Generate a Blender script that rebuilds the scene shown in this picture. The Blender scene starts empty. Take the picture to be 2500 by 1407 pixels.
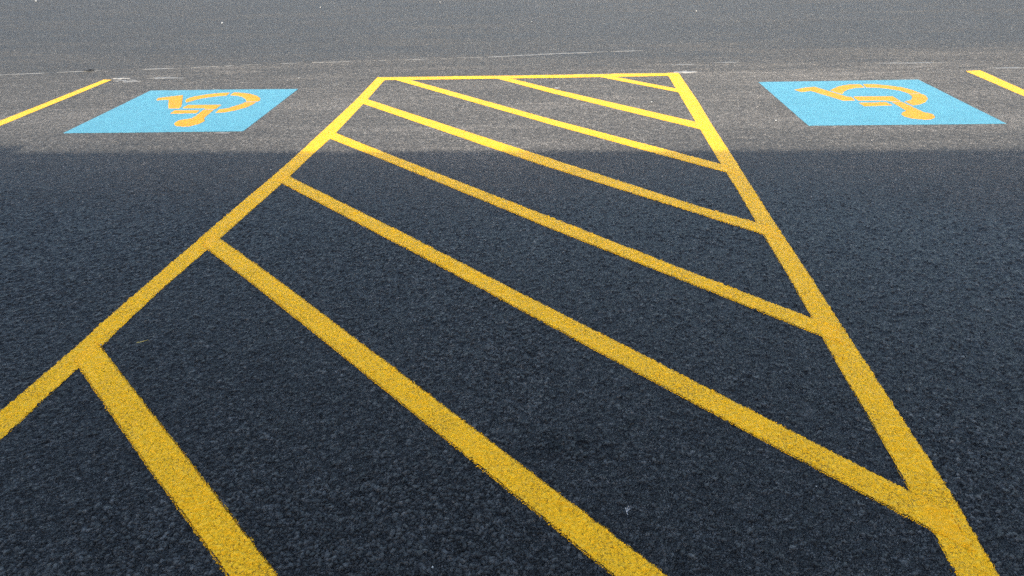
import bpy, bmesh, math, random
import numpy as np
R = math.radians
S = bpy.context.scene
COL = S.collection

# ------------------------------------------------------------------ camera
CAM_H = 1.27
cam_data = bpy.data.cameras.new('camera')
cam = bpy.data.objects.new('camera', cam_data)
COL.objects.link(cam)
cam_data.sensor_width = 36.0
cam_data.lens = 1772.6 / 2500 * 36.0
cam_data.clip_start = 0.02
cam_data.clip_end = 600
PITCH, ROLL, YAW = 0.4845, -0.0268, -0.0812
from mathutils import Matrix, Vector
fw = Vector((math.sin(YAW) * math.cos(PITCH), math.cos(YAW) * math.cos(PITCH), -math.sin(PITCH)))
rt = Vector((math.cos(YAW), -math.sin(YAW), 0.0))
up = rt.cross(fw)
r2 = math.cos(ROLL) * rt + math.sin(ROLL) * up
u2 = -math.sin(ROLL) * rt + math.cos(ROLL) * up
M = Matrix.Identity(4)
for i in range(3):
    M[i][0], M[i][1], M[i][2] = r2[i], u2[i], -fw[i]
M[2][3] = CAM_H
cam.matrix_world = M
S.camera = cam

# ------------------------------------------------------------------ sky, sun, exposure
SUN_EL, SUN_AZ = 23.0, 188.0          # azimuth clockwise from +Y: the sun stands behind the photographer
SUN_STRENGTH, SKY_STRENGTH, EXPOSURE = 2.0, 0.15, 1.78
world = bpy.data.worlds.new('World')
S.world = world
world.use_nodes = True
wn = world.node_tree
sky = wn.nodes.new('ShaderNodeTexSky')
sky.sky_type = 'NISHITA'
sky.sun_disc = False
sky.sun_elevation = R(SUN_EL)
sky.sun_rotation = R(SUN_AZ)
sky.air_density = 1.0
sky.dust_density = 2.0
sky.ozone_density = 1.0
bg = wn.nodes['Background']
bg.inputs['Strength'].default_value = SKY_STRENGTH
wn.links.new(sky.outputs[0], bg.inputs['Color'])
sd = bpy.data.lights.new('sun', 'SUN')
sd.energy = SUN_STRENGTH
sd.angle = R(0.25)
sd.color = (1.0, 0.92, 0.79)
sun = bpy.data.objects.new('sun', sd)
COL.objects.link(sun)
sun_dir = Vector((math.sin(R(SUN_AZ)) * math.cos(R(SUN_EL)), math.cos(R(SUN_AZ)) * math.cos(R(SUN_EL)), math.sin(R(SUN_EL))))
sun.rotation_euler = sun_dir.to_track_quat('Z', 'Y').to_euler()
sun.location = (0, -20, 20)
vs = S.view_settings
vs.view_transform = 'Standard'
vs.look = 'None'
vs.gamma = 1.0
vs.use_curve_mapping = False
vs.exposure = EXPOSURE
S.cycles.use_denoising = False            # the denoiser would wipe out the grain of the asphalt
S.render.filter_size = 0.85

# ------------------------------------------------------------------ node helpers
class NT:
    def __init__(self, tree):
        self.t = tree
    def n(self, typ, **kw):
        nd = self.t.nodes.new(typ)
        for k, v in kw.items():
            setattr(nd, k, v)
        return nd
    def put(self, sock, v):
        if hasattr(v, 'is_linked'):
            self.t.links.new(v, sock)
        else:
            sock.default_value = v
    def m(self, op, a, b=None, c=None, clamp=False):
        nd = self.n('ShaderNodeMath', operation=op)
        nd.use_clamp = clamp
        for i, v in enumerate((a, b, c)):
            if v is not None:
                self.put(nd.inputs[i], v)
        return nd.outputs[0]
    def vm(self, op, a, b=None):
        nd = self.n('ShaderNodeVectorMath', operation=op)
        self.put(nd.inputs[0], a)
        if b is not None:
            self.put(nd.inputs[1], b)
        return nd
    def ramp(self, v, lo, hi, a=0.0, b=1.0, smooth=True):
        nd = self.n('ShaderNodeMapRange')
        nd.interpolation_type = 'SMOOTHSTEP' if smooth else 'LINEAR'
        self.put(nd.inputs[0], v)
        for i, x in enumerate((lo, hi, a, b)):
            self.put(nd.inputs[i + 1], x)
        return nd.outputs[0]
    def noise(self, vec, scale, detail=2.0, rough=0.5, dist=0.0, color=False):
        nd = self.n('ShaderNodeTexNoise', noise_dimensions='2D')
        self.put(nd.inputs['Vector'], vec)
        nd.inputs['Scale'].default_value = scale
        nd.inputs['Detail'].default_value = detail
        nd.inputs['Roughness'].default_value = rough
        nd.inputs['Distortion'].default_value = dist
        return nd.outputs[1 if color else 0]
    def vor(self, vec, scale, feature='F1'):
        nd = self.n('ShaderNodeTexVoronoi', voronoi_dimensions='2D', feature=feature)
        self.put(nd.inputs['Vector'], vec)
        nd.inputs['Scale'].default_value = scale
        return nd
    def mix(self, f, a, b):
        nd = self.n('ShaderNodeMix', data_type='RGBA')
        self.put(nd.inputs[0], f)
        self.put(nd.inputs[6], a)
        self.put(nd.inputs[7], b)
        return nd.outputs[2]
    def mixf(self, f, a, b):
        nd = self.n('ShaderNodeMix', data_type='FLOAT')
        self.put(nd.inputs[0], f)
        self.put(nd.inputs[2], a)
        self.put(nd.inputs[3], b)
        return nd.outputs[0]
    def sep(self, v):
        nd = self.n('ShaderNodeSeparateXYZ')
        self.put(nd.inputs[0], v)
        return nd.outputs
    def comb(self, x, y, z=0.0):
        nd = self.n('ShaderNodeCombineXYZ')
        self.put(nd.inputs[0], x); self.put(nd.inputs[1], y); self.put(nd.inputs[2], z)
        return nd.outputs[0]
    def blob(self, pos, x, y, rx, ry):
        q = self.sep(pos)
        a = self.m('DIVIDE', self.m('SUBTRACT', q[0], x), rx)
        b = self.m('DIVIDE', self.m('SUBTRACT', q[1], y), ry)
        d = self.m('SQRT', self.m('ADD', self.m('MULTIPLY', a, a), self.m('MULTIPLY', b, b)))
        return self.ramp(d, 1.0, 0.1)

def rgb(r, g, b):
    return (r, g, b, 1.0)

# the stony relief of the asphalt, shared by the asphalt and by the paint lying on it
# box of the finely meshed ground, where the relief is real displacement
BX0, BX1, BY0, BY1 = -4.2, 3.6, 0.72, 5.3
relief = bpy.data.node_groups.new('asphalt_relief', 'ShaderNodeTree')
for nm in ('Height', 'Pit', 'Random', 'Coarse', 'Fade'):
    relief.interface.new_socket(nm, in_out='OUTPUT', socket_type='NodeSocketFloat')
relief.interface.new_socket('Flat', in_out='OUTPUT', socket_type='NodeSocketVector')
g = NT(relief)
gp = g.n('ShaderNodeNewGeometry').outputs['Position']
q = g.sep(gp)
flat = g.comb(q[0], q[1], 0.0)
wob = g.vm('SCALE', g.vm('SUBTRACT', g.noise(flat, 80, 2, color=True), (0.5, 0.5, 0.5)).outputs[0])
wob.inputs['Scale'].default_value = 0.014
warp = g.vm('ADD', flat, wob.outputs[0]).outputs[0]
fe = g.vor(warp, 165, 'DISTANCE_TO_EDGE').outputs['Distance']
fc = g.vor(warp, 165)
ce = g.vor(warp, 84, 'DISTANCE_TO_EDGE').outputs['Distance']
cc = g.vor(warp, 84)
frnd = g.sep(fc.outputs['Color'])
crnd = g.sep(cc.outputs['Color'])
mk = g.noise(flat, 1.3, 3, 0.6)
for bx, by, brx, bry in ((-0.30, 1.22, 0.75, 0.35), (0.02, 1.50, 0.16, 0.09), (-0.75, 1.15, 0.5, 0.3)):
    mk = g.m('ADD', mk, g.m('MULTIPLY', g.blob(flat, bx, by, brx, bry), 0.30))
mk = g.ramp(mk, 0.47, 0.86)
fd = g.m('MULTIPLY', g.ramp(fe, 0.01, 0.22), g.m('ADD', g.m('MULTIPLY', frnd[0], 0.75), 0.25))
cd = g.m('MULTIPLY', g.ramp(ce, 0.01, 0.17), g.m('ADD', g.m('MULTIPLY', crnd[0], 0.45), 0.55))
# larger stones stand among smaller ones, few of them in the closed surface, many in the open one
big = g.ramp(g.m('SUBTRACT', crnd[2], g.mixf(mk, 0.86, 0.36)), -0.02, 0.02)
hh = g.m('MAXIMUM', g.m('MULTIPLY', cd, big), g.m('MULTIPLY', fd, 0.62))
h = g.m('ADD', g.m('MULTIPLY', hh, 0.0058), g.m('MULTIPLY', g.noise(flat, 34, 3, 0.6), 0.0026))
pit = g.ramp(hh, 0.24, 0.02)
fade = g.m('MULTIPLY', g.m('MULTIPLY', g.ramp(q[0], BX0, BX0 + 0.4), g.ramp(q[0], BX1, BX1 - 0.4)),
           g.m('MULTIPLY', g.ramp(q[1], BY0, BY0 + 0.15), g.ramp(q[1], BY1, BY1 - 2.3)))
go = relief.nodes.new('NodeGroupOutput')
for nm, v in (('Height', h), ('Pit', pit), ('Random', g.mixf(big, frnd[1], crnd[1])), ('Coarse', mk), ('Fade', fade), ('Flat', flat)):
    relief.links.new(v, go.inputs[nm])

def new_mat(name):
    m = bpy.data.materials.new(name)
    m.use_nodes = True
    t = NT(m.node_tree)
    b = m.node_tree.nodes['Principled BSDF']
    return m, t, b

def add_relief(m, t):
    gr = t.n('ShaderNodeGroup')
    gr.node_tree = relief
    m.displacement_method = 'DISPLACEMENT'
    dn = t.n('ShaderNodeDisplacement')
    dn.inputs['Midlevel'].default_value = 0.0
    dn.inputs['Scale'].default_value = 1.0
    t.put(dn.inputs['Height'], t.m('MULTIPLY', gr.outputs['Height'], gr.outputs['Fade']))
    t.t.links.new(dn.outputs[0], t.t.nodes['Material Output'].inputs['Displacement'])
    return gr

def bump(t, height, strength=1.0, distance=1.0, normal=None):
    b = t.n('ShaderNodeBump')
    b.inputs['Strength'].default_value = strength
    b.inputs['Distance'].default_value = distance
    t.put(b.inputs['Height'], height)
    if normal is not None:
        t.put(b.inputs['Normal'], normal)
    return b.outputs[0]

# ---- asphalt
def make_asphalt():
    m, t, b = new_mat('asphalt')
    gr = add_relief(m, t)
    P = gr.outputs['Flat']; rnd = gr.outputs['Random']; pitv = gr.outputs['Pit']
    q = t.sep(P)
    # bitumen coated stones, each a little different
    v = t.m('ADD', t.m('MULTIPLY', t.m('POWER', rnd, 1.6), 0.036), 0.019)
    gn = t.noise(P, 60, 4, 0.8)
    gamp = t.ramp(q[1], 3.5, 8.0, 1.0, 0.55)      # far off the hollows are silted up
    gn2 = t.noise(P, 20, 3, 0.8)
    v = t.m('MULTIPLY', v, t.m('ADD', 1.0, t.m('MULTIPLY', gamp, t.ramp(gn, 0.30, 0.70, -0.8, 0.8, False))))
    v = t.m('MULTIPLY', v, t.ramp(gn2, 0.30, 0.70, 0.55, 1.45, False))
    big = t.noise(P, 0.75, 4, 0.6)
    v = t.m('MULTIPLY', v, t.ramp(big, 0.3, 0.7, 0.90, 1.10, False))
    v = t.m('MULTIPLY', v, t.m('SUBTRACT', 1.0, t.m('MULTIPLY', pitv, 0.95)))
    v = t.m('MULTIPLY', v, t.m('SUBTRACT', 1.0, t.m('MULTIPLY', gr.outputs['Coarse'], 0.04)))
    # oil spots
    for x, y, rx, ry, k in ((1.67, 3.35, 0.17, 0.12, 0.7), (-2.79, 3.36, 0.40, 0.10, 0.6), (-3.12, 3.84, 0.4, 0.09, 0.65), (2.3, 3.55, 0.3, 0.12, 0.35),
                            (0.02, 1.51, 0.20, 0.085, 0.9), (0.19, 1.6, 0.02, 0.015, 0.7), (-0.35, 1.25, 0.7, 0.3, 0.2)):
        nb = t.m('MULTIPLY', t.blob(P, x, y, rx, ry), t.ramp(t.noise(P, 14, 3, 0.6), 0.35, 0.6, 0.35, 1.0))
        v = t.m('MULTIPLY', v, t.m('SUBTRACT', 1.0, t.m('MULTIPLY', nb, k)))
    cl = t.n('ShaderNodeCombineColor')
    t.put(cl.inputs[0], t.m('MULTIPLY', v, 0.97)); t.put(cl.inputs[1], v); t.put(cl.inputs[2], t.m('MULTIPLY', v, 0.98))
    col = cl.outputs[0]
    # pale bare stones: scattered bright specks
    sp = t.vor(P, 62)
    spm = t.m('MULTIPLY', t.ramp(t.sep(sp.outputs['Color'])[0], 0.90, 0.93), t.ramp(sp.outputs['Distance'], 0.33, 0.22))
    spm = t.m('MULTIPLY', spm, t.ramp(q[1], 2.0, 6.0, 0.12, 0.8))
    col = t.mix(spm, col, rgb(0.36, 0.34, 0.30))
    # road dust drawn out by tyres, plus sunlit brightness painted into the colour
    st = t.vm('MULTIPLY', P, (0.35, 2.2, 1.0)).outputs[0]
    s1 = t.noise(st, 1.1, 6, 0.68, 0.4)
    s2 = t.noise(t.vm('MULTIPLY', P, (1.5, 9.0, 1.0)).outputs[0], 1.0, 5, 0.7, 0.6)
    sunlit_ramp = t.ramp(t.m('ADD', q[1], t.m('MULTIPLY', t.noise(P, 0.6, 3), 1.0)), 3.3, 5.3)  # rises across the shade edge, darker near, paler on the sunny side
    dust_sun = t.m('ADD', DUST_SUN_BASE, t.m('MULTIPLY', t.ramp(s1, 0.42, 0.72), 0.17))
    dust_sun = t.m('ADD', dust_sun, t.m('MULTIPLY', t.ramp(s2, 0.50, 0.78), 0.13))
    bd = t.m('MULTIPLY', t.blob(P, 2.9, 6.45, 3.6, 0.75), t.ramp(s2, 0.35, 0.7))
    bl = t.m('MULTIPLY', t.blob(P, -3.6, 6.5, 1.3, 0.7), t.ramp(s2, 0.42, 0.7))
    dust_sun = t.m('ADD', dust_sun, t.m('ADD', t.m('MULTIPLY', bd, 0.26), t.m('MULTIPLY', bl, 0.30)))
    dust_sun = t.m('MULTIPLY', dust_sun, sunlit_ramp)
    dust_sun = t.m('MULTIPLY', dust_sun, t.ramp(t.m('ADD', q[1], t.m('MULTIPLY', t.noise(st, 0.8, 4, 0.6), 3.0)), 6.6, 9.6, 1.0, 0.42))   # the pale tone drops off beyond the bays
    dust_sun = t.m('MULTIPLY', dust_sun, t.m('MULTIPLY', t.m('ADD', 1.0, t.m('MULTIPLY', gamp, t.ramp(gn, 0.30, 0.70, -0.75, 0.75, False))), t.ramp(gn2, 0.3, 0.7, 0.6, 1.4, False)))
    col = t.mix(t.m('MINIMUM', dust_sun, 0.9), col, rgb(0.305, 0.280, 0.248))
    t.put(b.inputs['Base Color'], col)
    t.put(b.inputs['Roughness'], t.m('MINIMUM', 0.95, t.m('ADD', 0.50, t.m('MULTIPLY', dust_sun, 1.4))))
    b.inputs['Specular IOR Level'].default_value = 0.24
    b.inputs['Diffuse Roughness'].default_value = 1.0
    hb = t.m('ADD', gr.outputs['Height'], t.m('MULTIPLY', t.noise(P, 420, 2, 0.6), 0.0005))
    hb = t.m('ADD', hb, t.m('MULTIPLY', gn, 0.0025))
    t.put(b.inputs['Normal'], bump(t, hb, 1.0, 1.8))
    return m
DUST_SUN_BASE = 0.32  # even share of the pale tone: dust and painted sunlight together
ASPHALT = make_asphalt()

# ---- road paint: sprayed over the stones, missing in the deepest pits
def make_paint(name, col, col2, wear, rough=0.55):
    m, t, b = new_mat(name)
    gr = add_relief(m, t)
    P = gr.outputs['Flat']; pitv = gr.outputs['Pit']
    coat = t.n('ShaderNodeAttribute', attribute_name='coat').outputs['Fac']
    n1 = t.noise(P, 7, 3, 0.6)
    n2 = t.noise(P, 130, 3, 0.7)
    base = t.mix(t.ramp(t.noise(P, 26, 4, 0.7), 0.3, 0.7), rgb(*col), rgb(*col2))
    base = t.mix(t.m('MULTIPLY', gr.outputs['Random'], 0.25), base, rgb(*[c * 0.7 for c in col]))
    base = t.mix(t.m('MULTIPLY', coat, 0.35), base, rgb(0.95, 0.43, 0.006))      # a second coat covers fully
    hole = t.m('ADD', t.m('MULTIPLY', pitv, 0.35), t.m('MULTIPLY', t.ramp(n2, 0.42, 0.70), 0.75))
    hole = t.m('ADD', hole, t.m('MULTIPLY', t.m('SUBTRACT', n1, 0.5), 0.8))
    hole = t.m('SUBTRACT', hole, t.m('MULTIPLY', coat, 0.45))
    hole = t.m('MULTIPLY', t.ramp(hole, 0.44, 0.80), wear)
    colr = t.mix(t.m('MULTIPLY', hole, 0.85), base, rgb(*[c * 0.32 for c in col]))     # thin paint in the hollows
    colr = t.mix(t.m('MULTIPLY', t.ramp(hole, 0.72, 0.95), 0.8), colr, rgb(0.035, 0.033, 0.03))   # bare asphalt in the deepest
    t.put(b.inputs['Base Color'], colr)
    b.inputs['Roughness'].default_value = rough
    b.inputs['Specular IOR Level'].default_value = 0.15
    b.inputs['Diffuse Roughness'].default_value = 0.3
    hb = t.m('ADD', gr.outputs['Height'], t.m('MULTIPLY', t.noise(P, 420, 2, 0.6), 0.0003))
    t.put(b.inputs['Normal'], bump(t, hb, 0.55))
    return m
YELLOW = make_paint('yellow_road_paint', (0.94, 0.50, 0.010), (0.91, 0.465, 0.008), 0.80)
YELLOW2 = make_paint('yellow_symbol_paint', (0.78, 0.325, 0.003), (0.74, 0.29, 0.002), 0.6)
BLUE = make_paint('blue_road_paint', (0.100, 0.322, 0.39), (0.088, 0.295, 0.362), 0.65)

def simple(name, col, rough=0.8, var=0.25, scale=30):
    m, t, b = new_mat(name)
    P = t.n('ShaderNodeTexCoord').outputs['Object']
    nd = t.n('ShaderNodeTexNoise'); t.put(nd.inputs['Vector'], P); nd.inputs['Scale'].default_value = scale; nd.inputs['Detail'].default_value = 4
    t.put(b.inputs['Base Color'], t.mix(t.ramp(nd.outputs[0], 0.3, 0.7), rgb(*[c * (1 - var) for c in col]), rgb(*col)))
    b.inputs['Roughness'].default_value = rough
    return m
CHALK = simple('pale_chalk_dust', (0.30, 0.28, 0.24), 0.95, 0.4, 12)
DUSTM = simple('pale_dust_smear', (0.25, 0.235, 0.205), 0.95, 0.35, 25)
SCUFF = simple('white_paint_scuff', (0.36, 0.34, 0.30), 0.9, 0.35, 20)
STONE = simple('pale_stone', (0.42, 0.41, 0.38), 0.8, 0.3, 80)
FLUFF = simple('white_seed_down', (0.5, 0.5, 0.5), 0.7, 0.1, 50)
STRAW = simple('dry_straw', (0.55, 0.42, 0.10), 0.7, 0.3, 80)
LEAFM = simple('dark_dry_leaf', (0.035, 0.028, 0.02), 0.8, 0.4, 60)
STUCCO = simple('white_stucco', (0.80, 0.79, 0.76), 0.9, 0.15, 3)
COPING = simple('grey_metal_coping', (0.35, 0.35, 0.36), 0.5, 0.1, 5)
GLASS = simple('dark_window_glass', (0.03, 0.035, 0.04), 0.08, 0.1, 2)
FRAMEM = simple('white_window_frame', (0.75, 0.75, 0.74), 0.5, 0.1, 8)
DOORM = simple('grey_painted_door', (0.22, 0.24, 0.26), 0.5, 0.1, 8)

# ------------------------------------------------------------------ mesh helpers
def tag(o, label=None, cat=None, group=None, kind=None):
    if label: o['label'] = label
    if cat: o['category'] = cat
    if group: o['group'] = group
    if kind: o['kind'] = kind
    return o

def mesh_np(name, V, tris, mat, parent=None, smooth=True, attr=None, origin=None, quads=False):
    k = 4 if quads else 3
    V = np.asarray(V, np.float64).copy()
    if origin is not None:
        V -= np.asarray(origin)
    me = bpy.data.meshes.new(name)
    n = len(tris)
    me.vertices.add(len(V)); me.vertices.foreach_set('co', V.astype(np.float32).ravel())
    me.loops.add(n * k); me.loops.foreach_set('vertex_index', np.asarray(tris, np.int32).ravel())
    me.polygons.add(n)
    me.polygons.foreach_set('loop_start', np.arange(0, n * k, k, dtype=np.int32))
    me.polygons.foreach_set('use_smooth', np.full(n, smooth, dtype=bool))
    me.update(calc_edges=True)
    if attr is not None:
        a = me.attributes.new('coat', 'FLOAT', 'POINT')
        a.data.foreach_set('value', attr.astype(np.float32))
    me.materials.append(mat)
    o = bpy.data.objects.new(name, me)
    COL.objects.link(o)
    if parent is not None:
        o.parent = parent
        if origin is not None:
            o.location = Vector(origin) - parent.location
    elif origin is not None:
        o.location = origin
    return o

def hash2(ix, iy, seed):
    h = (ix.astype(np.int64) * 374761393 + iy.astype(np.int64) * 668265263 + seed * 974711) & 0xffffffff
    h = ((h ^ (h >> 13)) * 1274126177) & 0xffffffff
    return ((h ^ (h >> 16)) & 0xffff) / 65535.0
def vnoise(x, y, s, seed=0):
    x = x * s; y = y * s
    ix = np.floor(x); iy = np.floor(y); fx = x - ix; fy = y - iy
    fx = fx * fx * (3 - 2 * fx); fy = fy * fy * (3 - 2 * fy)
    a = hash2(ix, iy, seed); b = hash2(ix + 1, iy, seed); c = hash2(ix, iy + 1, seed); d = hash2(ix + 1, iy + 1, seed)
    return (a * (1 - fx) + b * fx) * (1 - fy) + (c * (1 - fx) + d * fx) * fy - 0.5

def sdf(poly, X, Y):
    """signed distance to a polygon, positive inside"""
    P = np.asarray(poly, float); Q = np.roll(P, -1, 0)
    best = np.full(X.shape, 1e9); ins = np.zeros(X.shape, bool)
    for (x0, y0), (x1, y1) in zip(P, Q):
        ex, ey = x1 - x0, y1 - y0
        L = ex * ex + ey * ey
        if L < 1e-12: continue
        u = np.clip(((X - x0) * ex + (Y - y0) * ey) / L, 0, 1)
        best = np.minimum(best, (X - x0 - u * ex) ** 2 + (Y - y0 - u * ey) ** 2)
        if y0 != y1:
            cr = ((y0 > Y) != (y1 > Y)) & (X < (x1 - x0) * (Y - y0) / (y1 - y0) + x0)
            ins ^= cr
    d = np.sqrt(best)
    return np.where(ins, d, -d)

def axis(a, b, step):
    n = max(1, int(round((b - a) / step)))
    return np.linspace(a, b, n + 1)
# the fine lattice of the near ground; the paint reuses its triangles so it lies exactly on the relief
def graded(a, b, step):
    v = [a]
    while v[-1] < b - 0.5 * step(v[-1]):
        v.append(v[-1] + step(v[-1]))
    v = np.array(v)
    return a + (v - a) * (b - a) / (v[-1] - a)
sx = lambda x: 0.0034 + 0.0022 * max(0.0, abs(x) - 0.8)
LX = np.concatenate([-graded(0.0, -BX0, sx)[::-1], graded(0.0, BX1, sx)[1:]])
LY = graded(BY0, BY1, lambda y: 0.0028 * max(y, 1.0))

def march(gx, gy, fun):
    """triangles of the lattice gx x gy where fun > 0, cut along fun = 0"""
    X, Y = np.meshgrid(gx, gy)
    G = fun(X, Y)
    ny, nx = X.shape
    idx = np.arange(ny * nx).reshape(ny, nx)
    a = idx[:-1, :-1].ravel(); b = idx[:-1, 1:].ravel(); c = idx[1:, 1:].ravel(); d = idx[1:, :-1].ravel()
    T = np.concatenate([np.stack([a, b, c], 1), np.stack([a, c, d], 1)])
    g = G.ravel(); P = np.stack([X.ravel(), Y.ravel()], 1)
    pos = g[T] > 0
    cnt = pos.sum(1)
    full = T[cnt == 3]
    used, inv = np.unique(full, return_inverse=True)
    V = [P[used]]; F = [inv.reshape(-1, 3)]
    n = len(used); E = [np.zeros(n)]
    def cut(p, q):
        w = (g[p] / (g[p] - g[q]))[:, None]
        return P[p] + (P[q] - P[p]) * w
    for cse in (1, 2):
        t = T[cnt == cse]
        if not len(t): continue
        pp = g[t] > 0
        lone = np.argmax(pp if cse == 1 else ~pp, 1)
        r = np.arange(len(t))
        i = t[r, lone]; j = t[r, (lone + 1) % 3]; k = t[r, (lone + 2) % 3]
        ij = cut(i, j); ik = cut(i, k); m = len(t)
        if cse == 1:
            V.append(np.concatenate([P[i], ij, ik])); E.append(np.concatenate([np.zeros(m), np.ones(2 * m)])); F.append(np.stack([r, r + m, r + 2 * m], 1) + n); n += 3 * m
        else:
            V.append(np.concatenate([ij, P[j], P[k], ik])); E.append(np.concatenate([np.ones(m), np.zeros(2 * m), np.ones(m)]))
            F.append(np.stack([r, r + m, r + 2 * m], 1) + n); F.append(np.stack([r, r + 2 * m, r + 3 * m], 1) + n); n += 4 * m
    return np.concatenate(V), np.concatenate(F), np.concatenate(E)

def marking(name, poly, mat, z, parent=None, rough=1.0, coat_with=None, far=0.010, seed=1, origin=None, raw=None):
    """a coat of paint inside an outline (metres), its edge frayed by the stones"""
    P = np.asarray(poly, float)
    def fun(X, Y):
        if raw is not None:
            return raw(X, Y)
        s = sdf(P, X, Y)
        s = s + rough * (0.005 * vnoise(X, Y, 2.5, seed) + 0.003 * vnoise(X, Y, 40, seed + 1) + 0.004 * vnoise(X, Y, 170, seed + 2))
        return s
    x0, y0 = P.min(0) - 0.02; x1, y1 = P.max(0) + 0.02
    Vs, Fs, Es, n = [], [], [], 0
    def add(gx, gy):
        nonlocal n
        if len(gx) < 2 or len(gy) < 2: return
        v, f, e = march(gx, gy, fun)
        if len(f):
            Vs.append(v); Es.append(e); Fs.append(f + n); n += len(v)
    def clip(A, lo, hi):
        i = np.searchsorted(A, lo, 'right') - 1; j = np.searchsorted(A, hi, 'left')
        return A[max(i, 0):min(j, len(A) - 1) + 1]
    if x1 > BX0 and x0 < BX1 and y1 > BY0 and y0 < BY1:
        add(clip(LX, x0, x1), clip(LY, y0, y1))
        if y1 > BY1: add(axis(x0, x1, far), axis(BY1, y1, far))
        if y0 < BY0: add(axis(x0, x1, far), axis(y0, BY0, far))
    else:
        add(axis(x0, x1, far), axis(y0, y1, far))
    v = np.concatenate(Vs); f = np.concatenate(Fs)
    at = None
    if coat_with is not None:
        at = np.zeros(len(v))
        for cp in coat_with:
            at = np.maximum(at, np.clip(sdf(cp, v[:, 0], v[:, 1]) / 0.02 + 0.3 + 0.8 * vnoise(v[:, 0], v[:, 1], 60, 5), 0, 1))
    V3 = np.column_stack([v, np.where(np.concatenate(Es) > 0, 0.0008, z)])   # the coat thins out to nothing at its rim
    if origin is None:
        origin = (float(P[:, 0].mean()), float(P[:, 1].mean()), 0.0)
    return mesh_np(name, V3, f, mat, parent, attr=at, origin=origin)

def box(bm, x0, x1, y0, y1, z0, z1):
    vs = [bm.verts.new(p) for p in ((x0, y0, z0), (x1, y0, z0), (x1, y1, z0), (x0, y1, z0), (x0, y0, z1), (x1, y0, z1), (x1, y1, z1), (x0, y1, z1))]
    for f in ((3, 2, 1, 0), (4, 5, 6, 7), (0, 1, 5, 4), (1, 2, 6, 5), (2, 3, 7, 6), (3, 0, 4, 7)):
        bm.faces.new([vs[i] for i in f])
def obj_bm(name, bm, mat, parent=None, loc=None, bev=0.0):
    if bev:
        bmesh.ops.bevel(bm, geom=bm.edges[:], offset=bev, segments=1, affect='EDGES')
    me = bpy.data.meshes.new(name); bm.to_mesh(me); bm.free(); me.materials.append(mat)
    o = bpy.data.objects.new(name, me); COL.objects.link(o)
    if parent is not None: o.parent = parent
    if loc is not None: o.location = loc
    return o
def empty(name, loc):
    o = bpy.data.objects.new(name, None); COL.objects.link(o); o.location = loc
    o.empty_display_size = 0.1
    return o

# ------------------------------------------------------------------ ground
def make_ground():
    nx, ny = len(LX), len(LY)
    X, Y = np.meshgrid(LX, LY)
    V = np.column_stack([X.ravel(), Y.ravel(), np.zeros(nx * ny)])
    idx = np.arange(nx * ny).reshape(ny, nx)
    a = idx[:-1, :-1].ravel(); b = idx[:-1, 1:].ravel(); c = idx[1:, 1:].ravel(); d = idx[1:, :-1].ravel()
    T = np.concatenate([np.stack([a, b, c], 1), np.stack([a, c, d], 1)])
    B = 250.0
    ring = np.array([(-B, -B), (B, -B), (B, B), (-B, B), (BX0, BY0), (BX1, BY0), (BX1, BY1), (BX0, BY1)], float)
    n = len(V)
    V = np.concatenate([V, np.column_stack([ring, np.zeros(8)])])
    F = []
    for i in range(4):
        j = (i + 1) % 4
        F += [(n + i, n + j, n + 4 + j), (n + i, n + 4 + j, n + 4 + i)]
    T = np.concatenate([T, np.array(F)])
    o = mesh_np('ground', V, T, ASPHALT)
    tag(o, kind='structure')
    return o
make_ground()

# ------------------------------------------------------------------ the low building behind the photographer, whose shade covers the foreground
def make_building():
    fy = -5.0
    dist = (4.12 - fy)
    H = dist * math.tan(R(SUN_EL)) / math.cos(R(SUN_AZ - 180))
    b = empty('building', (0, fy - 4, 0))
    tag(b, 'low white stucco building behind the camera casting the shade', 'building')
    ox, oy = 0.0, fy - 4
    x0, x1 = -22.0, 24.0
    wb = bmesh.new(); box(wb, x0, x1, -4.0, 3.94, 0.0, H - 0.12)
    obj_bm('wall', wb, STUCCO, b)
    cb = bmesh.new(); box(cb, x0 - 0.06, x1 + 0.06, -4.06, 4.0, H - 0.12, H)
    obj_bm('coping', cb, COPING, b)
    off = dist * math.tan(R(SUN_AZ - 180))
    # invented raised stretch of roof edge, added to cast shade at far left
    pb = bmesh.new(); box(pb, x0, -3.42 - off * 1.03, 3.0, 3.60, H, H + 0.235)
    obj_bm('shade_parapet', pb, COPING, b, bev=0.02)
    for cx in (-14, -9, -4.2, 4.2, 9, 14):
        w = bmesh.new(); box(w, cx - 0.9, cx + 0.9, 3.945, 3.985, 0.95, 2.2)
        f = obj_bm('window', w, FRAMEM, b)
        p1 = bmesh.new(); box(p1, cx - 0.82, cx - 0.03, 3.97, 3.992, 1.03, 2.12)
        obj_bm('pane', p1, GLASS, f)
        p2 = bmesh.new(); box(p2, cx + 0.03, cx + 0.82, 3.97, 3.992, 1.03, 2.12)
        obj_bm('pane', p2, GLASS, f)
    d = bmesh.new(); box(d, -0.5, 0.5, 3.945, 3.98, 0.0, 2.1)
    dd = obj_bm('door', d, DOORM, b)
    hb = bmesh.new(); box(hb, 0.36, 0.40, 3.98, 4.03, 0.95, 1.15)
    obj_bm('handle', hb, COPING, dd)
make_building()

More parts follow.
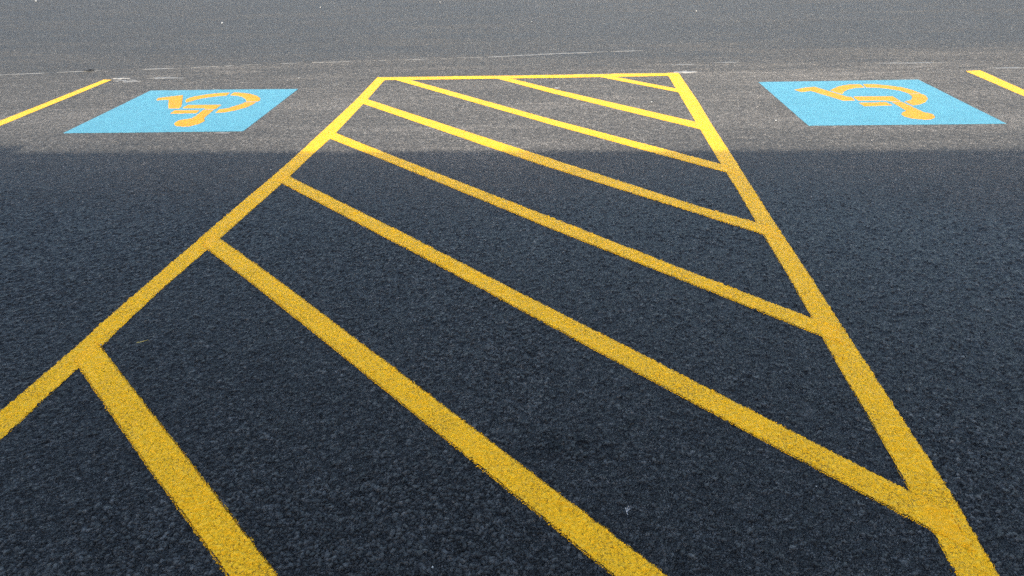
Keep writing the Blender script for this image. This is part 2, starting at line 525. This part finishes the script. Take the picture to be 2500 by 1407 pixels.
# ------------------------------------------------------------------ painted markings (outlines in metres on the ground)
OUT = {
'left_border': [[-1.6122,6.2266],[-1.5855,5.3732],[-1.5795,4.2421],[-1.5827,3.637],[-1.5967,3.3082],[-1.6075,2.8267],[-1.616,2.5275],[-1.6244,2.0749],[-1.6215,1.9321],[-1.6248,1.8026],[-1.6298,1.5868],[-1.6366,1.362],[-1.5418,1.2456],[-1.542,1.4665],[-1.5421,1.6653],[-1.5371,1.8263],[-1.5367,1.9449],[-1.5378,2.083],[-1.5365,2.3717],[-1.5192,2.7183],[-1.515,2.8326],[-1.4897,3.6069],[-1.4857,4.0443],[-1.4776,4.4454],[-1.4972,5.3577],[-1.5215,6.1178]],
'right_border': [[0.834,6.2198],[0.8363,5.6355],[0.8402,4.6543],[0.8416,3.8825],[0.8475,3.4305],[0.8455,2.9782],[0.8476,2.5669],[0.8467,2.3774],[0.8427,2.1387],[0.8392,1.9041],[0.8387,1.7008],[0.8372,1.5169],[0.8337,1.3758],[0.8322,1.256],[0.8308,1.188],[0.8297,1.129],[0.827,0.9899],[0.9171,0.9945],[0.9159,1.1331],[0.9157,1.1697],[0.9197,1.2461],[0.9259,1.3375],[0.9273,1.4804],[0.9252,1.7041],[0.9248,1.9003],[0.9233,2.1922],[0.9265,2.558],[0.9232,3.011],[0.9262,3.6414],[0.929,3.8822],[0.9306,4.7016],[0.9405,5.2832],[0.9338,6.281]],
'cross': [[-1.6122,6.2266],[-1.3317,6.2236],[-0.1144,6.249],[0.9276,6.2847],[0.9308,6.1826],[-0.1124,6.1411],[-1.3117,6.1214],[-1.5215,6.1178]],
'stripe1': [[0.3451,6.212],[0.8916,5.6548],[0.8991,5.5224],[0.2412,6.1926]],
'stripe2': [[-0.4772,6.1485],[-0.1047,5.7324],[0.9082,4.6679],[0.8971,4.5022],[-0.1018,5.5824],[-0.6117,6.1779]],
'stripe3': [[-1.3376,6.1511],[-0.0874,4.8138],[0.9056,3.8042],[0.9057,3.6686],[0.6822,3.8902],[-0.0849,4.6814],[-1.464,6.1567]],
'stripe4': [[-1.5412,5.4776],[-0.0711,3.9518],[0.6149,3.2482],[0.9102,2.9876],[0.9103,2.849],[0.6,3.1509],[-0.1631,3.8893],[-1.549,5.3493]],
'stripe5': [[-1.5214,4.5609],[-1.0294,4.0569],[-0.0548,3.0847],[0.5048,2.528],[0.9045,2.1441],[0.9102,2.0132],[0.4902,2.4329],[-0.0524,2.9571],[-0.9697,3.8823],[-1.5282,4.4343]],
'stripe6': [[-1.5357,3.7085],[-0.6764,2.8718],[0.5858,1.6204],[0.8977,1.3126],[0.8937,1.1874],[0.5608,1.52],[-0.6483,2.7278],[-1.5401,3.6004]],
'stripe7': [[-1.5634,2.8814],[-1.0641,2.3964],[-0.3298,1.6569],[0.2228,1.0996],[0.3129,1.0082],[0.1986,1.0034],[0.1092,1.0941],[-0.4428,1.6527],[-1.1835,2.3936],[-1.5676,2.7672]],
'stripe8': [[-1.5758,1.9836],[-0.9864,1.4194],[-0.6129,1.0624],[-0.5044,0.9585],[-0.6134,0.953],[-0.725,1.0569],[-1.0905,1.3975],[-1.5849,1.8701]],
'stall_left': [[-4.0618,6.2475],[-4.0234,4.8683],[-3.9797,3.5102],[-3.8587,3.3836],[-3.924,4.7321],[-3.9843,6.2373]],
'stall_right': [[3.3424,6.2749],[3.3103,5.5697],[3.2276,3.8732],[3.176,3.8003],[3.2066,5.3733],[3.2168,6.2486]],
'panel_left': [[-3.3983,5.8005],[-2.1629,5.8085],[-2.1147,4.5641],[-3.3389,4.5362]],
'panel_right': [[1.4998,5.91],[2.7243,5.9458],[2.7266,4.657],[1.5223,4.6339]],
'L_torso': [[-3.1731,5.4609],[-3.1893,5.5028],[-3.1871,5.5255],[-3.1233,5.5656],[-3.0315,5.6131],[-2.977,5.496],[-2.8663,5.2478],[-2.8557,5.1872],[-2.9427,5.1895],[-3.0209,5.3498],[-3.076,5.4653],[-3.1224,5.463],[-3.1596,5.4455]],
'L_wheel_arc0': [[-2.927,5.4383],[-2.9391,5.4797],[-2.9392,5.5136],[-2.913,5.5663],[-2.8488,5.6303],[-2.7737,5.6732],[-2.6792,5.6898],[-2.6652,5.5908],[-2.7299,5.5737],[-2.8024,5.5282],[-2.8461,5.473],[-2.8661,5.4179],[-2.8897,5.3675],[-2.9104,5.4009]],
'L_wheel_arc1': [[-2.6506,5.6947],[-2.5626,5.6756],[-2.4847,5.6334],[-2.4144,5.5726],[-2.3567,5.4947],[-2.3301,5.4196],[-2.3332,5.3869],[-2.4285,5.3898],[-2.4396,5.423],[-2.4692,5.4796],[-2.5243,5.5476],[-2.5874,5.5882],[-2.6434,5.5998]],
'L_wheel_arc2': [[-2.3368,5.3617],[-2.3378,5.2853],[-2.3506,5.2077],[-2.3996,5.1162],[-2.4614,5.0602],[-2.5181,5.0485],[-2.5319,5.1481],[-2.4808,5.1856],[-2.4534,5.245],[-2.4322,5.3004],[-2.4249,5.3644]],
'L_seat': [[-2.8434,5.2946],[-2.5751,5.2975],[-2.5642,5.1624],[-2.6524,5.1648],[-2.6583,5.1921],[-2.8315,5.1916]],
'L_leg': [[-2.6512,5.1478],[-2.5677,5.1457],[-2.5347,4.903],[-2.5002,4.8411],[-2.4932,4.8033],[-2.5026,4.7444],[-2.5402,4.6872],[-2.5772,4.6807],[-2.6385,4.699],[-2.6732,4.7403],[-2.6929,4.7924],[-2.69,4.845],[-2.6589,4.8749],[-2.6195,4.8971],[-2.6266,4.9836]],
'L_armrest': [[-2.8616,5.1281],[-2.6719,5.1316],[-2.6555,5.0454],[-2.8491,5.0338]],
'R_torso': [[1.6989,5.6272],[1.7912,5.6881],[1.8762,5.7198],[2.0067,5.3927],[2.033,5.3856],[2.0245,5.2827],[1.9435,5.2791],[1.8083,5.5891],[1.7332,5.5516]],
'R_wheel_arc0': [[1.9493,5.5951],[1.9949,5.6617],[2.0702,5.7404],[2.1456,5.7848],[2.235,5.7931],[2.2311,5.6872],[2.159,5.6738],[2.0947,5.6304],[2.0413,5.5582],[1.9987,5.472]],
'R_wheel_arc1': [[2.2542,5.7971],[2.3401,5.7888],[2.4241,5.7426],[2.4986,5.6767],[2.5358,5.5845],[2.5514,5.4806],[2.4662,5.4772],[2.4454,5.5655],[2.3838,5.6353],[2.3148,5.677],[2.241,5.6868]],
'R_wheel_arc2': [[2.4626,5.4622],[2.5491,5.4635],[2.5555,5.4101],[2.5317,5.3175],[2.4883,5.2382],[2.4284,5.1712],[2.3567,5.1289],[2.345,5.2426],[2.3996,5.281],[2.4368,5.3411],[2.4579,5.4028]],
'R_seat': [[2.0483,5.3956],[2.3228,5.3969],[2.3244,5.2432],[2.2581,5.2453],[2.2303,5.2762],[2.0433,5.276]],
'R_leg': [[2.2529,5.2315],[2.3229,5.2333],[2.3499,4.9493],[2.383,4.904],[2.3786,4.8431],[2.3562,4.8008],[2.321,4.7678],[2.2798,4.7603],[2.2144,4.787],[2.1838,4.8389],[2.1848,4.8911],[2.2041,4.935],[2.2556,4.9878]],
'R_armrest': [[2.0251,5.2225],[2.2119,5.2268],[2.2246,5.1327],[2.0286,5.119]],
}

Z1, Z2, Z3 = 0.0016, 0.0026, 0.0036
GB = 'yellow border lines of the hatched aisle'
tag(marking('aisle_border_line', OUT['left_border'], YELLOW, Z1, rough=0.55, seed=11),
    'long yellow border line along the left side of the hatched aisle, on the dark asphalt', 'painted line', GB)
tag(marking('aisle_border_line', OUT['right_border'], YELLOW, Z1, rough=0.55, seed=23),
    'long yellow border line along the right side of the hatched aisle, where the stripes end', 'painted line', GB)
tag(marking('aisle_end_line', OUT['cross'], YELLOW, Z3, far=0.012, seed=31, coat_with=[OUT['left_border'], OUT['right_border']]),
    'thin yellow cross line closing the far end of the hatched aisle', 'painted line', GB)
GS = 'diagonal yellow stripes of the hatched aisle'
STRIPES = [
    'shortest diagonal yellow stripe, in the far right corner of the hatched aisle',
    'short diagonal yellow stripe starting at the middle of the thin far cross line',
    'diagonal yellow stripe starting at the cross line beside the far left corner of the aisle',
    'uppermost diagonal yellow stripe that starts from the left border line, partly in sun',
    'diagonal yellow stripe starting from the left border just above the edge of the shade',
    'diagonal yellow stripe crossing the aisle wholly in shade from left border to lower right border',
    'broad diagonal yellow stripe in shade running off the bottom centre of the picture',
    'nearest diagonal yellow stripe in shade, running off the bottom left of the picture']
for i, lab in enumerate(STRIPES):
    o = marking('hatch_stripe', OUT['stripe%d' % (i + 1)], YELLOW, Z2, seed=40 + 7 * i, rough=0.55, coat_with=[OUT['left_border'], OUT['right_border']])
    tag(o, lab, 'painted line', GS)
GL = 'yellow lines at the outer sides of the parking spaces'
tag(marking('parking_line', OUT['stall_left'], YELLOW, Z1, rough=0.55, seed=101), 'yellow parking line in sun at the far left, left of a blue panel', 'painted line', GL)
tag(marking('parking_line', OUT['stall_right'], YELLOW, Z1, rough=0.55, seed=111), 'yellow parking line in sun at the far right edge, right of a blue panel', 'painted line', GL)

def symbol(side, panel, label, seed):
    P = np.array(panel)
    c = P.mean(0)
    t = empty('accessible_parking_symbol', (float(c[0]), float(c[1]), 0.0))
    tag(t, label, 'painted symbol', 'blue accessible parking symbols')
    org = (float(c[0]), float(c[1]), 0.0)
    marking('background_panel', panel, BLUE, Z1, t, 0.6, far=0.012, seed=seed, origin=org)
    for k, nm in (('torso', 'torso'), ('seat', 'seat'), ('leg', 'leg'), ('armrest', 'armrest')):
        marking(nm, OUT[side + '_' + k], YELLOW2, Z3, t, 0.5, far=0.006, seed=seed + 3, origin=org)
    for i in range(3):
        marking('wheel_arc', OUT[side + '_wheel_arc%d' % i], YELLOW2, Z3, t, 0.5, far=0.006, seed=seed + 5 + i, origin=org)
symbol('L', OUT['panel_left'], 'blue panel with yellow wheelchair symbol, blocky torso, left of the hatched aisle', 201)
symbol('R', OUT['panel_right'], 'blue panel with yellow wheelchair symbol, slanted bent torso, right of the hatched aisle', 301)

# ------------------------------------------------------------------ faint snapped chalk line and pale scuffs
def band(pts, w):
    P = np.array(pts, float)
    d = np.gradient(P, axis=0); d /= np.linalg.norm(d, axis=1)[:, None]
    nrm = np.column_stack([-d[:, 1], d[:, 0]])
    return np.vstack([P + nrm * w / 2, (P - nrm * w / 2)[::-1]])
def streak(name, poly, mat, z, seed, sx, sy, amp):
    P = np.array(poly)
    def raw(X, Y):
        s = sdf(P, X, Y)
        return s - amp * (0.42 + vnoise(X * sx, Y * sy, 1.0, seed) + 0.7 * vnoise(X * sx * 3.1, Y * sy * 2.3, 1.0, seed + 1))
    return marking(name, P, mat, z, raw=raw, far=0.008)
tag(streak('chalk_line', band([(-0.75, 7.10), (-0.13, 7.236), (0.26, 7.297), (0.755, 7.352)], 0.05), CHALK, 0.0022, 3, 5, 34, 0.023),
    'pale broken chalk line on sunlit asphalt just beyond the far cross line', 'chalk line', 'faint chalk lines on the asphalt')
tag(streak('chalk_line', band([(-3.94, 6.69), (-3.46, 6.761), (-2.79, 6.885), (-2.03, 6.957), (-0.78, 7.095)], 0.035), CHALK, 0.0022, 7, 5, 34, 0.026),
    'faintest broken chalk line on asphalt beyond the left blue panel', 'chalk line', 'faint chalk lines on the asphalt')
tag(streak('chalk_line', band([(-5.6, 6.44), (-5.07, 6.523), (-4.34, 6.654)], 0.035), CHALK, 0.0022, 9, 4, 34, 0.018),
    'thin pale chalk line beyond the end of the far left parking line', 'chalk line', 'faint chalk lines on the asphalt')
GSC = 'pale scuffs on the asphalt'
for (x, y, rx, ry, lab, seed) in (
    (-3.92, 6.275, 0.10, 0.035, 'small white paint smear at the tip of the left parking line', 1),
    (-3.80, 6.17, 0.13, 0.07, 'slanted pale scuff between the left parking line and blue panel', 2),
    (-3.50, 6.29, 0.20, 0.05, 'faint pale scuff just beyond the left blue panel', 3),
    (0.985, 6.31, 0.11, 0.045, 'white paint smear at the far right corner of the hatched aisle', 4),
    (1.02, 6.64, 0.14, 0.03, 'pale streak just beyond the far right corner of the hatched aisle', 5),
    (1.42, 6.72, 0.13, 0.025, 'thin pale streak beyond the asphalt between aisle and right blue panel', 6),
    (2.95, 6.60, 0.30, 0.03, 'long pale brown streak beyond the right blue panel', 7),
    (3.62, 6.35, 0.20, 0.035, 'pale streak beyond the tip of the right parking line', 8),
    (-0.073, 5.735, 0.035, 0.02, 'tiny white flake on the upper edge of the second short stripe', 9),
    (-2.24, 4.53, 0.06, 0.012, 'white paint drips below the lower edge of the left blue panel', 10)):
    ang = np.linspace(0, 2 * np.pi, 20, endpoint=False)
    poly = np.column_stack([x + rx * np.cos(ang), y + ry * np.sin(ang)])
    o = streak('paint_scuff', poly, SCUFF if seed in (1, 4, 9, 10) else DUSTM, 0.004 if seed in (1, 4, 9) else 0.0022, 60 + seed * 3, 14, 80, ry * 1.0)
    if seed == 9: o.location.z += 0.005
    tag(o, lab, 'scuff', GSC)

# ------------------------------------------------------------------ loose bits
rng = random.Random(4)
GP = 'loose pale pebbles on the asphalt'
PEB = [
    (-2.288, 6.201, .014, 'small white pebble beyond the left blue panel, toward the hatched aisle'),
    (-4.484, 9.699, .022, 'white pebble far back on the sunlit asphalt, left side'),
    (-3.634, 11.196, .022, 'white pebble near the top edge of the picture, left of centre'),
    (-9.15, 12.80, .030, 'white pebble at the top left corner of the picture'),
    (1.666, 10.12, .018, 'white pebble far back on the sunlit asphalt, right of centre'),
    (-0.434, 9.382, .014, 'pale pebble far back on the sunlit asphalt near the middle'),
    (-1.914, 11.6, .020, 'pale pebble at the top edge of the picture near the middle'),
    (0.605, 5.257, .012, 'small white pebble between the two shortest hatch stripes'),
    (0.616, 1.382, .0035, 'tiny white pebble below the lower end of the lowest full stripe'),
    (0.722, 1.346, .003, 'tiny pale pebble touching the underside of the stripe at lower right'),
    (-0.315, 1.277, .004, 'tiny pale pebble among coarse stones left of the broad stripe'),
    (-0.278, 1.095, .004, 'tiny pale pebble at the bottom of the picture left of the broad stripe'),
    (-1.631, 3.769, .008, 'small pale pebble in shade just left of the left border line'),
    (-1.541, 1.955, .006, 'tiny white flake at the joint of left border and nearest stripe'),
    (1.35, 4.75, .010, 'small white pebble left of the right blue panel'),
]
for x, y, r, lab in PEB:
    r *= 0.65
    bm = bmesh.new()
    bmesh.ops.create_icosphere(bm, subdivisions=1, radius=r)
    for v in bm.verts:
        v.co *= rng.uniform(0.7, 1.25); v.co.z *= 0.65
    o = obj_bm('pebble', bm, STONE, None, (x, y, 0.004 + r * 0.35))
    o.rotation_euler.z = rng.uniform(0, 6)
    tag(o, lab, 'pebble', GP)

def strand(bm, pts, r):
    prev = None
    for i, p in enumerate(pts):
        p = Vector(p)
        a = Vector(pts[min(i + 1, len(pts) - 1)]) - Vector(pts[max(i - 1, 0)])
        a.normalize()
        s = a.orthogonal().normalized(); u = a.cross(s)
        rr = r * (1 - 0.6 * i / (len(pts) - 1))
        ring = [bm.verts.new(p + (s * math.cos(k * 2.094) + u * math.sin(k * 2.094)) * rr) for k in range(3)]
        if prev:
            for k in range(3):
                bm.faces.new([prev[k], prev[(k + 1) % 3], ring[(k + 1) % 3], ring[k]])
        prev = ring
t = empty('seed_fluff', (0.152, 1.275, 0.006))
tag(t, 'white wisp of seed down on dark asphalt right of the broad stripe', 'seed fluff')
bm = bmesh.new()
for k in range(11):
    a = math.pi / 2 + rng.uniform(-0.9, 0.5); l = rng.uniform(0.008, 0.019)
    strand(bm, [(0, 0, 0), (math.cos(a) * l * .5, math.sin(a) * l * .5, rng.uniform(.001, .006)), (math.cos(a) * l, math.sin(a) * l, rng.uniform(.001, .012))], 0.00032)
obj_bm('down', bm, FLUFF, t)
bm = bmesh.new(); strand(bm, [(0, 0, 0), (0.001, -0.005, 0), (0.002, -0.009, 0)], 0.0008)
obj_bm('seed', bm, FLUFF, t)
bm = bmesh.new()
strand(bm, [(-0.018, -0.008, 0), (-0.006, -0.006, .001), (0.006, 0.0, .002), (0.014, 0.009, .001)], 0.0016)
tag(obj_bm('straw', bm, STRAW, None, (-1.408, 1.98, 0.006)), 'tiny curved yellow straw on dark asphalt right of the left border line', 'straw')
def leaf(x, y, l, w, rz, lab):
    bm = bmesh.new()
    top = []; 
    n = 7
    for i in range(n):
        s = i / (n - 1); ww = w * math.sin(math.pi * (0.08 + 0.84 * s))
        top.append([bm.verts.new((l * (s - .5), k * ww, 0.004 * math.sin(s * 3) + 0.003 * abs(k) + rng.uniform(0, .001))) for k in (-1, 0, 1)])
    for i in range(n - 1):
        for k in range(2):
            bm.faces.new([top[i][k], top[i + 1][k], top[i + 1][k + 1], top[i][k + 1]])
    r = bmesh.ops.solidify(bm, geom=bm.faces[:], thickness=0.0012)
    o = obj_bm('dry_leaf', bm, LEAFM, None, (x, y, 0.005)); o.rotation_euler.z = rz
    tag(o, lab, 'dry leaf', 'small dark leaf scraps')
leaf(-4.433, 6.63, 0.09, 0.025, 0.2, 'dark scrap of leaf on the chalk line near the left parking line')
leaf(0.189, 1.598, 0.016, 0.004, 0.5, 'tiny dark scrap of leaf on shaded asphalt right of the broad stripe')
